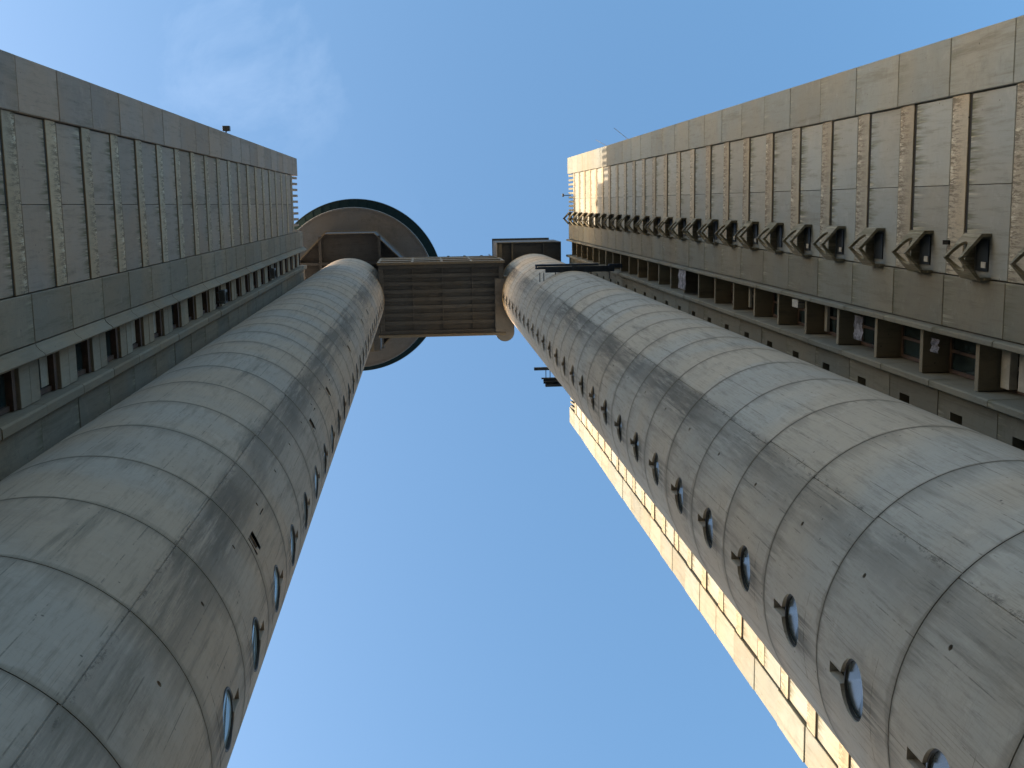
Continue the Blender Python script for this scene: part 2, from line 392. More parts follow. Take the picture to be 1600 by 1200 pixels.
# wall faces +X, so out-of-wall is +x in the local mesh
sfin = prism([(-Tk, 1.50), (.05, 1.50), (.062, 1.515), (.062, 1.58), (.05, 1.595), (-Tk, 1.595)], -1 + .012, 0, 'z', 'plain_fin', .006)
spA = box(-Tk, -.05, 1.134, 1.494, -.214, 0, 'spandrel', .01)
spB = box(-Tk, -.048, 1.134, 1.494, -.232, 0, 'spandrel', .01)
lowp = box(-Tk, .0, 1.60, 2.58, -1 + .012, 0, 'lower_panel', .012)
winf = boxes([(-.14, -.10, 1.14, 1.19, -.50, -.075), (-.14, -.10, 1.45, 1.49, -.50, -.075), (-.14, -.10, 1.19, 1.45, -.50, -.46), (-.15, -.07, 1.14, 1.49, -.075, -.006)], 'window_frame')
wing = box(-.128, -.124, 1.19, 1.45, -.46, -.075, 'window_pane')
blind = box(-.1235, -.118, 1.20, 1.44, -.27, -.08, 'blind')
for k in range(0, 25):
    z = k0 + k
    if z > 29.4: break
    for m in (0, 1):
        F = (lambda me: me) if m == 0 else mir
        if k == 0 and m == 0: MM = {}
        def G(nm, me):
            if (nm, m) not in MM: MM[(nm, m)] = F(me)
            return MM[(nm, m)]
        put('flared_fin', G('fl', flare), M['fin'], office, -A, 0, z + 1, .006)
        put('plain_fin', G('sf', sfin), M['fin'], office, -A, 0, z + 1.01, .006)
        put('spandrel', G('sa', spA), M['spandrel'], office, -A, 0, z + .222, .004)
        put('spandrel', G('sb', spB), M['spandrel'], office, -A, 0, z - .006, .004)
        w = put('window', G('wf', winf), M['brown'], office, -A, 0, z + .736, 0)
        put('window_pane', G('wg', wing), M['glass'], w, -A, 0, z + .736, 0)
        if m == 0 and k in (4, 7, 8, 12, 15, 19): put('blind', G('bl', blind), M['white'], w, -A, 0, z + .736, 0)
        put('lower_panel', G('lp', lowp), M['band'], office, -A, 0, z + 1.03, .008)

# ---- right tower: flats
B = 4.2342
YR0, YR1 = -1.228, 6.40
flats = thing('apartment_tower', 'taller slab tower on the right with pointed window hoods and open balconies', 'building', q(B, YR0, 0) - Vector((0, 0, ZE)))
fr = dict(b1=1.055, nf=12)
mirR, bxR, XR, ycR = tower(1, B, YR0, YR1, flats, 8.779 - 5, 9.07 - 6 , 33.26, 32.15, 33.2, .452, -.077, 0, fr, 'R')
kR = 9.07 - 6
# fins either side of the balconies (wall faces -X: out of the wall is -x in the local mesh)
f1 = prism([(Tk, 1.058), (-.075, 1.058), (-.088, 1.068), (-.088, 1.10), (-.075, 1.108), (Tk, 1.108)], -1 + .01, 0, 'z', 'plain_fin', .006)
f2 = prism([(Tk, 1.50), (-.075, 1.50), (-.088, 1.51), (-.088, 1.555), (-.075, 1.562), (Tk, 1.562)], -1 + .01, 0, 'z', 'plain_fin', .006)
slab = box(.0, .26, 1.114, 1.494, -.06, 0, 'balcony_slab', .006)
# low parapet-less balcony: back wall with door, shutter, glass
def plate_hole(y0, y1, z0, z1, hy0, hy1, hz0, hz1, x0, x1, nm):
    bm = bmesh.new(); ys = (y0, hy0, hy1, y1); zs = (z0, hz0, hz1, z1)
    f = {}
    for s, x in ((0, x0), (1, x1)):
        for i, y in enumerate(ys):
            for j, z in enumerate(zs): f[s, i, j] = bm.verts.new((x * P, y * P, z * P))
        for i in range(3):
            for j in range(3):
                if (i, j) == (1, 1): continue
                bm.faces.new([f[s, i, j], f[s, i + 1, j], f[s, i + 1, j + 1], f[s, i, j + 1]])
    def side(a, b): bm.faces.new([f[(0,) + a], f[(0,) + b], f[(1,) + b], f[(1,) + a]])
    for i in range(3):
        side((i, 0), (i + 1, 0)); side((i, 3), (i + 1, 3)); side((0, i), (0, i + 1)); side((3, i), (3, i + 1))
    for a, b in (((1, 1), (2, 1)), ((2, 1), (2, 2)), ((2, 2), (1, 2)), ((1, 2), (1, 1))): side(a, b)
    return fin(bm, nm)
lowh = plate_hole(1.568, 2.58, -1 + .012, 0, 1.735, 1.845, -.43, -.22, 0, Tk - .004, 'lower_panel')
hole_back = box(.15, .16, 1.735, 1.845, -.43, -.22, 'vent_recess')
backf = boxes([(.225, .255, 1.12, 1.15, -.93, -.02), (.225, .255, 1.46, 1.49, -.93, -.02), (.225, .255, 1.15, 1.46, -.06, -.02), (.225, .255, 1.29, 1.315, -.93, -.06), (.225, .255, 1.15, 1.46, -.55, -.52)], 'balcony_door')
backg = box(.240, .246, 1.15, 1.46, -.93, -.06, 'door_glass')
shut = boxes([(.16, .222, 1.15, 1.46, -.16, -.03), (.20, .222, 1.15, 1.46, -.36, -.22)], 'shutter')
shut2 = boxes([(.19, .222, 1.15, 1.46, -.12, -.04)], 'shutter')
rail = boxes([(.01, .02, 1.114, 1.494, .0, .01)] , 'rail')
# pointed hood
tt = .024
def plate(bm, a, b, z0, z1, notch):
    a = Vector(a); b = Vector(b); d = b - a; L = d.length; d.normalize(); nrm = Vector((-d.y, d.x)) * tt
    def vv(u, z, off): return bm.verts.new(((a.x + d.x * u + nrm.x * off) * P, (a.y + d.y * u + nrm.y * off) * P, z * P))
    def cell(poly):      # closed little slab over a profile polygon
        r0 = [vv(u, z, 0) for u, z in poly]; r1 = [vv(u, z, 1) for u, z in poly]; n = len(poly)
        bm.faces.new(r0); bm.faces.new(r1[::-1])
        return r0, r1
    def edge(p1, p2): bm.faces.new([vv(*p1, 0), vv(*p2, 0), vv(*p2, 1), vv(*p1, 1)])
    if not notch:
        pr = [(0, z0), (L, z0), (L, z1), (0, z1)]; cell(pr)
        for i in range(4): edge(pr[i], pr[(i + 1) % 4])
        return
    zc = (z0 + z1) / 2; hz = (z1 - z0) / 2 - .03; um = L * .64; n = 10
    us = [um * math.sin(math.pi / 2 * i / n) for i in range(n + 1)]
    hw = [hz * math.sqrt(max(0, 1 - (u / um) ** 2)) for u in us]
    for i in range(n):
        u0, u1, h0, h1 = us[i], us[i + 1], hw[i], hw[i + 1]
        cell([(u0, zc + h0), (u1, zc + h1), (u1, z1), (u0, z1)]); cell([(u0, z0), (u1, z0), (u1, zc - h1), (u0, zc - h0)])
        edge((u0, zc + h0), (u1, zc + h1)); edge((u0, zc - h0), (u1, zc - h1)); edge((u0, z0), (u1, z0)); edge((u0, z1), (u1, z1))
    cell([(um, z0), (L, z0), (L, z1), (um, z1)]); edge((um, z0), (L, z0)); edge((um, z1), (L, z1)); edge((L, z0), (L, z1))
    edge((0, z0), (0, zc - hz)); edge((0, zc + hz), (0, z1))
bm = bmesh.new(); hb, ht = 0, .275
yA, yB, ym, nr, na = .285, .612, .4485, -.079, -.226
plate(bm, (na, ym), (nr, yB), hb, ht, True)
plate(bm, (na, ym), (nr, yA), hb, ht, True)
plate(bm, (nr, yB), (.0, yB), hb, ht, False)
plate(bm, (nr, yA), (.0, yA), hb, ht, False)
abox(bm, (nr + .002) * P, -.001 * P, (yA + .002) * P, (yB - .002) * P, (ht - .02) * P, (ht - .001) * P)
abox(bm, (-.05) * P, -.001 * P, (yB + .004) * P, (yB + .02) * P, (-.02) * P, (.012) * P)
bmesh.ops.remove_doubles(bm, verts=bm.verts, dist=.0004)
hood = fin(bm, 'window_hood')
hpane = box(-.012, -.004, .33, .57, .03, .22, 'window_pane')
hcur = boxes([(-.02, -.014, .50, .545, .05, .12)], 'curtain')
for k in range(0, 30):
    z = kR + k
    if z > 32.6: break
    for m in (0, 1):
        if k == 0 and m == 0: MR = {}
        def G(nm, me):
            if (nm, m) not in MR: MR[(nm, m)] = me if m == 0 else mirR(me)
            return MR[(nm, m)]
        put('plain_fin', G('f1', f1), M['bandR'], flats, B, 0, z + 1.005, .005)
        put('plain_fin', G('f2', f2), M['bandR'], flats, B, 0, z + 1.035, .005)
        put('balcony_slab', G('sl', slab), M['slab'], flats, B, 0, z + .43, 0)
        d = put('balcony_door', G('bf', backf), M['brown'], flats, B, 0, z + .365, 0)
        put('door_glass', G('bg', backg), M['glass'], d, B, 0, z + .365, 0)
        if m == 0 and k in (5, 9, 12): put('shutter', shut if k == 5 else shut2, M['white'], d, B, 0, z + .365, 0)
        lp = put('lower_panel', G('lh', lowh), M['bandR'], flats, B, 0, z + 1.04, .006)
        if m == 0: put('vent_recess', hole_back, M['dark'], lp, B, 0, z + 1.04, 0)
    if z + .26 < 32.9:
        h_ = put('window_hood', hood, M['hood'], flats, B, 0, z + .256 + random.uniform(-.006, .006), .012)
        put('window_pane', hpane, M['hoodglass'], h_, B, 0, z + .256, 0)
        if k % 3 != 1: put('curtain', hcur, M['white'], h_, B, 0, z + .256, 0)

# ------------------------------------------------------------------ round shafts with portholes
TL = (-2.081, 2.541); TR = (3.1845, 2.4988); RR = 1.051
def keyhole(n=44):
    r, hw, top = .160, .032, .315
    a0 = math.asin(hw / r); pts = []
    for i in range(n + 1):
        t = math.pi / 2 - a0 - (2 * math.pi - 2 * a0) * i / n
        pts.append((r * math.cos(t), r * math.sin(t)))
    return pts + [(-hw, top), (hw, top)]
def roundhole(r, n=14): return [(r * math.cos(2 * math.pi * i / n), r * math.sin(2 * math.pi * i / n)) for i in range(n)]
def recthole(w, h): return [(w, -h), (-w, -h), (-w, h), (w, h)]
def ring_mesh(side, holes, seam, name, H=1 - .0085, depth=.055):
    """storey-high casting of the shaft wall; u = arc angle in degrees on the left shaft, mirrored on the right"""
    bm = bmesh.new(); RI = RR - depth
    def V(deg, z, r): t = math.radians(deg); return bm.verts.new((side * r * math.cos(t) * P, r * math.sin(t) * P, z * P))
    spans = []   # blocked angle spans
    dg = math.degrees(1 / RR)
    for (c, hw, z0, z1, zc, pts) in holes:
        N = 4
        # patch square in (u,z): c +- hw degrees, z0..z1; rest of the column handled as strips
        outer = []
        for (px, pz) in pts:
            ux = px * dg; L = max(abs(ux) / hw, (pz) / (z1 - zc) if pz > 0 else (-pz) / (zc - z0), 1e-6)
            outer.append((ux / L, pz / L))
        # insert the four corners
        inner = [(px * dg, pz) for px, pz in pts]
        pairs = list(zip(inner, outer)); res = []
        cors = [(hw, z1 - zc), (-hw, z1 - zc), (-hw, z0 - zc), (hw, z0 - zc)]
        n = len(pairs)
        for i in range(n):
            res.append(pairs[i]); a = pairs[i][1]; b = pairs[(i + 1) % n][1]
            if abs(a[0] - b[0]) > 1e-6 and abs(a[1] - b[1]) > 1e-6:
                best = None
                for cn in cors:
                    onA = abs(cn[0] - a[0]) < 1e-5 or abs(cn[1] - a[1]) < 1e-5
                    onB = abs(cn[0] - b[0]) < 1e-5 or abs(cn[1] - b[1]) < 1e-5
                    if onA and onB: best = cn
                if best:
                    ia, ib = pairs[i][0], pairs[(i + 1) % n][0]
                    res.append((((ia[0] + ib[0]) / 2, (ia[1] + ib[1]) / 2), best))
        n = len(res); rows = []
        for s in range(N + 1):
            f = (s / N) ** 1.3
            rows.append([V(c + i_[0] + (o_[0] - i_[0]) * f, zc + i_[1] + (o_[1] - i_[1]) * f, RR) for i_, o_ in res])
        for s in range(N):
            for i in range(n): bm.faces.new([rows[s][i], rows[s][(i + 1) % n], rows[s + 1][(i + 1) % n], rows[s + 1][i]])
        inn = [V(c + i_[0], zc + i_[1], RI) for i_, o_ in res]
        for i in range(n): 
            f = bm.faces.new([rows[0][i], rows[0][(i + 1) % n], inn[(i + 1) % n], inn[i]])
        # strips above and below the patch are added as plain grid cells
        spans.append((c - hw, c + hw, z0, z1))
    # angles for the grid
    angs = set(round(a * 3.0, 4) for a in range(-60, 60)); 
    for a, b, z0, z1 in spans:
        angs = {x for x in angs if not (a - 1.2 < x < b + 1.2)} | {round(a, 4), round(b, 4)}
        m = 5
        for i in range(1, m): angs.add(round(a + (b - a) * i / m, 4))
    angs = {x for x in angs if abs(x - seam) > .8} | {round(seam - .2, 4), round(seam + .2, 4)}
    al = sorted(angs); cyc = al + [al[0] + 360]
    for i in range(len(al)):
        a, b = cyc[i], cyc[i + 1]; mid = (a + b) / 2
        if abs(mid - seam) < .2:      # recessed upright joint
            g1 = [V(a, 0, RR), V(a, H, RR), V(a + .1, H, RR - .006), V(a + .1, 0, RR - .006)]; bm.faces.new(g1)
            g2 = [V(b - .1, 0, RR - .006), V(b - .1, H, RR - .006), V(b, H, RR), V(b, 0, RR)]; bm.faces.new(g2)
            bm.faces.new([V(a + .1, 0, RR - .006), V(a + .1, H, RR - .006), V(b - .1, H, RR - .006), V(b - .1, 0, RR - .006)])
            continue
        bl = [(z0, z1) for s0, s1, z0, z1 in spans if s0 < mid < s1]
        segs = [(0, H)] if not bl else [(0, bl[0][0]), (bl[0][1], H)]
        for z0, z1 in segs:
            bm.faces.new([V(a, z0, RR), V(b, z0, RR), V(b, z1, RR), V(a, z1, RR)])
        # chamfers and returns at top and bottom joint
        for z, dz in ((0, -.0), (H, .0)):
            bm.faces.new([V(a, z, RR), V(b, z, RR), V(b, z, RR - .05), V(a, z, RR - .05)])
    bmesh.ops.remove_doubles(bm, verts=bm.verts, dist=.0006)
    for f in bm.faces:
        # orient outward on the shell
        c = f.calc_center_median(); n = f.normal
    bm.normal_update()
    for f in bm.faces:
        c = f.calc_center_median(); rad = Vector((c.x, c.y, 0)).normalized()
        if abs(f.normal.dot(rad)) > .5 and f.normal.dot(rad) < 0: f.normal_flip()
    me = bpy.data.meshes.new(name); bm.to_mesh(me); bm.free()
    return me
def shaft(side, C, z_first, ztop, root, mat, vents, nm):
    inner = bmesh.new(); bmesh.ops.create_cone(inner, cap_ends=True, segments=96, radius1=(RR - .053) * P, radius2=(RR - .053) * P, depth=1)
    for v in inner.verts: v.co.z = (-.55 if v.co.z < 0 else ztop - .02) * P
    put('inner_lining', fin(inner, 'inner_lining'), M['core'], root, C[0], C[1], 0)
    rnd = random.Random(3 + side)
    base = (0.0, 15.5, .22, .86, .47, keyhole())
    small = (-30.2, 3.0, .62, .78, .70, roundhole(.0155))
    vent = (-25.6, 5.6, .06, .24, .14, recthole(.075, .03))
    var = {}
    for v in (0, 1):
        for s in range(5):
            hs = [base, small]
            if v: hs.append(vent)
            var[v, s] = ring_mesh(side, hs, -46 + (-1, .4, -.2, .9, -.5)[s], 'shaft_ring')
    # pane flat across the porthole, sitting in the reveal
    bm = bmesh.new(); r = .172
    c0 = (RR - (.030 if side < 0 else .014)) * P
    vs = [bm.verts.new((side * (c0 - (1 - math.cos(r * math.cos(t) / RR)) * P * RR), r * math.cos(t) * P, r * math.sin(t) * P)) for t in [2 * math.pi * i / 40 for i in range(40)]]
    bm.faces.new(vs); pane = fin(bm, 'porthole_glass')
    if side > 0 and pane.polygons[0].normal.x < 0 or side < 0 and pane.polygons[0].normal.x > 0: pane.flip_normals()
    bm = bmesh.new(); ro, ri = .158, .147
    for t0, t1 in [(2 * math.pi * i / 40, 2 * math.pi * (i + 1) / 40) for i in range(40)]:
        p = [bm.verts.new((side * (c0 + dx * P), rr * math.cos(t) * P, rr * math.sin(t) * P)) for dx in (-.006, .008) for rr, t in ((ro, t0), (ro, t1), (ri, t1), (ri, t0))]
        for f in ((0, 1, 5, 4), (1, 2, 6, 5), (2, 3, 7, 6), (4, 5, 6, 7)): bm.faces.new([p[i] for i in f])
    bmesh.ops.remove_doubles(bm, verts=bm.verts, dist=.0005)
    pframe = fin(bm, 'porthole_frame')
    lou = bmesh.new()
    for i in range(4):
        zz = -.026 + .0145 * i
        abox(lou, (-.02) * P, (-.012) * P, -.072 * P, .072 * P, zz * P, (zz + .006) * P)
    lou = fin(lou, 'vent_louvre')
    k = 0
    z = z_first - int(z_first + .55)
    a0, b0 = sorted((C[0] - .0, C[0]))
    cyl = bmesh.new(); bmesh.ops.create_cone(cyl, cap_ends=True, segments=96, radius1=RR * P, radius2=RR * P, depth=1)
    for v in cyl.verts: v.co.z = (-.55 if v.co.z < 0 else z + 0 - .016) * P
    me = fin(cyl, 'shaft_base')
    if z > -.5: put('shaft_base', me, M['band'], root, C[0], C[1], 0)
    while z < ztop - .05:
        v = 1 if any(abs(z + .14 - t) < .5 for t in vents) else 0
        o = put('shaft_ring', var[v, rnd.randrange(5)], mat, root, C[0], C[1], z + .004)
        if z + 1 > ztop: o.scale.z = ztop - z
        if z + .8 < ztop:
            f = put('porthole_frame', pframe, M['frame'], o, C[0], C[1], z + .004 + .47)
            f.location = (0, 0, .47 * P)
            gl = link('porthole_glass', pane, M['port' if side < 0 else 'portL'], o, (0, 0, .47 * P)); gl.rotation_euler = (rnd.uniform(-.03, .03), rnd.uniform(-.02, .02), 0)
            if v:
                t = math.radians(-25.6)
                l = link('vent_louvre', lou, M['metal'], o, (side * RR * math.cos(t) * P, RR * math.sin(t) * P, .14 * P))
                l.rotation_euler.z = t if side > 0 else math.pi - t
        z += 1; k += 1
shL = thing('stair_shaft', 'round grey concrete shaft with portholes standing against the left tower', 'tower shaft', q(TL[0], TL[1], 0) - Vector((0, 0, ZE)))
shaft(1, TL, 4.08, 33.3, shL, M['tubeL'], [7.22, 11.24, 12.83 + .3, 17.28, 21.49, 23.18], 'L')
shR = thing('stair_shaft', 'round concrete shaft with a row of keyhole portholes beside the hooded right tower', 'tower shaft', q(TR[0], TR[1], 0) - Vector((0, 0, ZE)))
shaft(-1, TR, 3.97, 33.0, shR, M['tubeR'], [], 'R')

# ------------------------------------------------------------------ sky bridge
br = thing('sky_bridge', 'dark ribbed concrete bridge high up joining the two round shafts', 'bridge', q(.5, 2.52, 31))
x0, x1, y0, y1, zb, zt = -1.17, 2.19, 1.60, 3.47, 31.0, 33.9
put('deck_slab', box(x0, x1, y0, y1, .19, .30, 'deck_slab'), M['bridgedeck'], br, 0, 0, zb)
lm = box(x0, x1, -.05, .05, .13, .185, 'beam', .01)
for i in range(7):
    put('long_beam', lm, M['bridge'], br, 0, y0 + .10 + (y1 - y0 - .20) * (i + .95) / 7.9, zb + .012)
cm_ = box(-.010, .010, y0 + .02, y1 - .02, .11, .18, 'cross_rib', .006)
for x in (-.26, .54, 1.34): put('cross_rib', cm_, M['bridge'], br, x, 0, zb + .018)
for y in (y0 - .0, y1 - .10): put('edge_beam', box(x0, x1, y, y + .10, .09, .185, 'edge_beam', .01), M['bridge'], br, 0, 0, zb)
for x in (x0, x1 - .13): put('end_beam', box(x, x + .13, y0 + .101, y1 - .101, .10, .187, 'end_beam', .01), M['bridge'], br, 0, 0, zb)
for s in (0, 1):
    ya, yb = (y0 - .075, y0 - .005) if s == 0 else (y1 + .005, y1 + .075)
    yo = (ya, ya + .02) if s == 0 else (yb - .02, yb)
    for za, zc, mt in ((.0, .16, 'edge'), (.95, 1.25, 'edge'), (1.95, 2.25, 'edge'), (2.78, 2.9, 'edge')):
        put('ledge', box(x0 - .03, x1 + .03, ya, yb, za, zc, 'ledge', .01), M[mt], br, 0, 0, zb)
    for i in range(5):
        x = x0 - .03 + (x1 - x0) * i / 4
        if i in (1, 2, 3): x = (-.26, .54, 1.34)[i - 1] - .03
        put('mullion', box(x, x + .06, ya + .012, yb - .012, .161, 2.779, 'mullion', .006), M['edge'], br, 0, 0, zb)
    inner_y = (yb - .02, yb - .012) if s == 0 else (ya + .012, ya + .02)
    for a_, c_ in ((.165, .945), (1.255, 1.945), (2.255, 2.775)):
        xs = [x0, -.26, .54, 1.34, x1]
        for i in range(4): put('window_pane', box(xs[i] + .035, xs[i + 1] - .035, inner_y[0], inner_y[1], a_, c_, 'window_pane'), M['glass'], br, 0, 0, zb)
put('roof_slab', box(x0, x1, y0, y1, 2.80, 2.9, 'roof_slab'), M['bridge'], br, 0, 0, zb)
# roof rails
put('roof_rail', boxes([(x0, x1, y0 - .02, y0 - .012, 3.05, 3.06)] + [(x, x + .01, y0 - .02, y0 - .01, 2.9, 3.05) for x in [x0 + .3 * i for i in range(12)]], 'roof_rail'), M['metal'], br, 0, 0, zb)
# landing at the right shaft with its half round end
pts = [(2.2 + .255 * math.cos(t), 3.47 + .255 * math.sin(t)) for t in [math.pi * i / 20 for i in range(21)]] + [(1.95, 2.02), (2.455, 2.02)]
put('landing', prism(pts, 0, 1.4, 'z', 'landing'), M['under'], br, 0, 0, zb + .06)
put('landing_edge', box(2.20, 2.42, 1.96, 2.015, 0, .5, 'landing_edge'), M['edge'], br, 0, 0, zb + .05)
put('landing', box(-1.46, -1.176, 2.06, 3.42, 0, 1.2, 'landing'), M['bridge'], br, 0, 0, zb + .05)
put('landing_edge', box(-1.42, -1.18, 2.0, 2.055, 0, .4, 'landing_edge'), M['edge'], br, 0, 0, zb + .05)
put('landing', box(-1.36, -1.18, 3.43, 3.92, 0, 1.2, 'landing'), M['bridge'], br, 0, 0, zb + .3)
put('landing_edge', box(-1.44, -1.365, 3.2, 3.94, 0, .4, 'landing_edge'), M['edge'], br, 0, 0, zb + .3)
# small roof lamps and a mast on the bridge roof
for x, nm in ((.78, 'spot'), (1.25, 'spot'), (1.75, 'spot')):
    o = put('roof_lamp', boxes([(-.035, .035, -.03, .02, .08, .13), (-.008, .008, -.008, .008, 0, .08)], 'roof_lamp', .004), M['metal'], br, x, y0 - .06, zb + 2.9)
put('roof_mast', box(-.012, .012, -.012, .012, 0, .7, 'roof_mast'), M['metal'], br, 2.0, y0 - .08, zb + 2.9)

# ------------------------------------------------------------------ round restaurant above the left shaft
rs = thing('round_restaurant', 'disc shaped restaurant with a dark glazed rim on top of the left shaft', 'restaurant', q(TL[0], TL[1], 33.3))
def lathe(prof, name, seg=128, smooth=False):
    bm = bmesh.new(); rows = []
    for r, z in prof:
        rows.append([bm.verts.new((r * math.cos(2 * math.pi * i / seg) * P, r * math.sin(2 * math.pi * i / seg) * P, z * P)) for i in range(seg)] if r > 0 else [bm.verts.new((0, 0, z * P))])
    for a, b in zip(rows, rows[1:]):
        for i in range(seg):
            j = (i + 1) % seg
            f = [a[i % len(a)], a[j % len(a)], b[j % len(b)], b[i % len(b)]]
            f = [v for n_, v in enumerate(f) if v not in f[:n_]]
            if len(f) > 2: bm.faces.new(f)
    return fin(bm, name, 0, smooth)
put('neck', lathe([(.80, 0), (.80, .74)], 'neck'), M['under'], rs, TL[0], TL[1], 33.28)
def ngon(ap, rot=22.5, n=8): return [(ap / math.cos(math.pi / n) * math.cos(math.radians(rot + 360 / n * i)), ap / math.cos(math.pi / n) * math.sin(math.radians(rot + 360 / n * i))) for i in range(n)]
def octring(a1, a2, z0, z1, nm):
    bm = bmesh.new(); P1 = ngon(a1); P2 = ngon(a2); r = []
    for pts_, z in ((P1, z0), (P1, z1), (P2, z1), (P2, z0)): r.append([bm.verts.new((x * P, y * P, z * P)) for x, y in pts_])
    for k in range(4):
        for i in range(8): bm.faces.new([r[k][i], r[k][(i + 1) % 8], r[(k + 1) % 4][(i + 1) % 8], r[(k + 1) % 4][i]])
    return fin(bm, nm)
put('octagon_rim', octring(1.735, 1.715, 0, .2, 'octagon_rim'), M['edge'], rs, TL[0], TL[1], 34.0)
put('octagon_rim', octring(1.80, 1.775, 0, .1, 'octagon_rim'), M['edge'], rs, TL[0], TL[1], 34.9)
put('octagon_wall', octring(1.74, 1.69, 0, 1.9, 'octagon_wall'), M['bridgedeck'], rs, TL[0], TL[1], 34.1)
o8 = bmesh.new(); o8.faces.new([o8.verts.new((x * P, y * P, 0)) for x, y in ngon(1.70)])
put('octagon_floor', fin(o8, 'octagon_floor'), M['bridgedeck'], rs, TL[0], TL[1], 34.30)
bmx = [(-.9, -.82, -1.66, 1.66, 0, .26), (.82, .9, -1.66, 1.66, 0, .26), (-1.66, 1.66, -.9, -.82, .012, .25), (-1.66, 1.66, .82, .9, .012, .25)]
for bb in bmx: put('floor_beam', box(*bb, 'floor_beam'), M['bridgedeck'], rs, TL[0], TL[1], 34.03)
put('underside', lathe([(1.0, .0), (2.40, 0), (2.46, .03), (2.46, .10), (1.0, .10)], 'underside'), M['under'], rs, TL[0], TL[1], 36.0)
put('underside_edge', lathe([(2.40, -.012), (2.475, -.012), (2.485, .05), (2.47, .06), (2.40, .0)], 'underside_edge'), M['under'], rs, TL[0], TL[1], 35.99)
put('glass_backing', lathe([(2.40, .0), (2.66, .94)], 'glass_backing'), M['dark'], rs, TL[0], TL[1], 36.06)
N = 56
def seg(r0, z0, r1, z1, half, th, nm):
    bm = bmesh.new(); vs = []
    for r, z in ((r0, z0), (r1, z1), (r1 - th, z1), (r0 - th, z0)):
        for s in (-1, 1): t = s * half; vs.append(bm.verts.new((r * math.cos(t) * P, r * math.sin(t) * P, z * P)))
    for f in ((0, 1, 3, 2), (2, 3, 5, 4), (4, 5, 7, 6), (6, 7, 1, 0), (0, 2, 4, 6), (1, 7, 5, 3)): bm.faces.new([vs[i] for i in f])
    return fin(bm, nm)
gp = seg(2.468, .05, 2.705, .93, math.pi / N * .94, .01, 'glass_panel'); mu = seg(2.478, .05, 2.715, .93, math.pi / N * .07, .04, 'mullion')
for i in range(N):
    o = put('glass_panel', gp, M['teal'], rs, TL[0], TL[1], 36.04); o.rotation_euler.z = 2 * math.pi * i / N
    o = put('mullion', mu, M['teal'], rs, TL[0], TL[1], 36.04); o.rotation_euler.z = 2 * math.pi * (i + .5) / N
put('roof_ring', lathe([(2.45, 0), (2.73, 0), (2.745, .06), (2.62, .7), (.0, .9)], 'roof_ring'), plain('green_roof_metal', (.008, .022, .022), .4, var=.2), rs, TL[0], TL[1], 36.98)

# ------------------------------------------------------------------ machine room on the right shaft
mr_ = thing('machine_room', 'dark box shaped lift machine room on top of the right shaft', 'rooftop room', q(TR[0], TR[1], 33))
a, b, c, d = 2.15, 3.99, 1.125, 3.40
put('wall', boxes([(a, b, c, c + .03, .0, 1.9), (a, a + .03, c + .031, d, .0, 1.9), (b - .03, b, c + .031, d, .0, 1.9), (a + .031, b - .031, d - .03, d, 0, 1.9)], 'wall'), M['bridge'], mr_, 0, 0, 33.02)
put('rim', boxes([(a - .004, b - .16, c - .012, c + .012, -.03, .05), (a - .012, a + .012, c, d, -.03, .05)], 'rim'), M['edge'], mr_, 0, 0, 33.0)
put('floor_slab', box(a + .032, b - .032, c + .032, d - .032, .12, .25, 'floor_slab'), M['bridgedeck'], mr_, 0, 0, 33.02)
put('floor_beam', box(2.155 + .03, 2.29, c + .033, d - .033, .0, .115, 'floor_beam'), M['edge'], mr_, 0, 0, 33.02)
put('floor_beam', box(2.57, 2.60, c + .033, d - .033, .0, .116, 'floor_beam'), M['edge'], mr_, 0, 0, 33.02)
put('floor_beam', box(3.48, 3.51, c + .033, d - .033, .0, .116, 'floor_beam'), M['bridge'], mr_, 0, 0, 33.02)
put('roof', box(a - .02, b - .14, c - .06, d, 1.9, 1.98, 'roof'), M['metal'], mr_, 0, 0, 33.02)

# ------------------------------------------------------------------ blue steel cradles either side of the right shaft
st = thing('steel_cradle', 'dark blue steel girder platform in front of the right shaft, reaching to the hooded tower', 'steel platform', q(3.2, 1.4, 24.3), 'steel cradles around the right shaft')
put('girder', boxes([(2.39, 3.74, 1.30, 1.345, 0, .10), (2.39, 3.72, 1.365, 1.40, .03, .10)], 'girder', .004), M['blue'], st, 0, 0, 24.3)
put('girder', boxes([(2.60, 4.07, 1.40, 1.475, -.02, .09), (2.44, 4.05, 1.35, 1.40, -.03, .0)], 'girder', .004), M['blue'], st, 0, 0, 24.3)
put('end_plate', box(2.40, 2.42, 1.30, 1.40, -.04, .1, 'end_plate'), M['blue'], st, 0, 0, 24.3)
put('wall_bracket', box(3.95, 4.232, 1.32, 1.40, -.04, .06, 'wall_bracket'), M['blue'], st, 0, 0, 24.3)
for x, l in ((2.47, .20), (2.555, .27), (2.80, .16), (3.5, .12), (3.96, .15)):
    put('strut', boxes([(x, x + .016, 1.47, 1.47 + l, 0, .02), (x, x + .016, 1.47 + l - .016, 1.47 + l, -.0, .05)], 'strut'), M['blue'], st, 0, 0, 24.28)
st2 = thing('steel_cradle', 'dark blue steel beams poking out below the right shaft against the open sky', 'steel platform', q(2.9, 3.75, 24.3), 'steel cradles around the right shaft')
put('girder', boxes([(2.335, 3.2, 3.50, 3.56, 0, .08)], 'girder', .004), M['blue'], st2, 0, 0, 24.3)
put('girder', boxes([(2.49, 3.5, 3.73, 3.755, 0, .09), (2.53, 3.5, 3.785, 3.81, -.01, .08), (2.57, 4.05, 3.86, 3.92, -.02, .08)], 'girder', .004), M['blue'], st2, 0, 0, 24.3)
put('girder', boxes([(2.535, 3.5, 3.756, 3.859, .05, .07)], 'girder'), M['blue'], st2, 0, 0, 24.3)
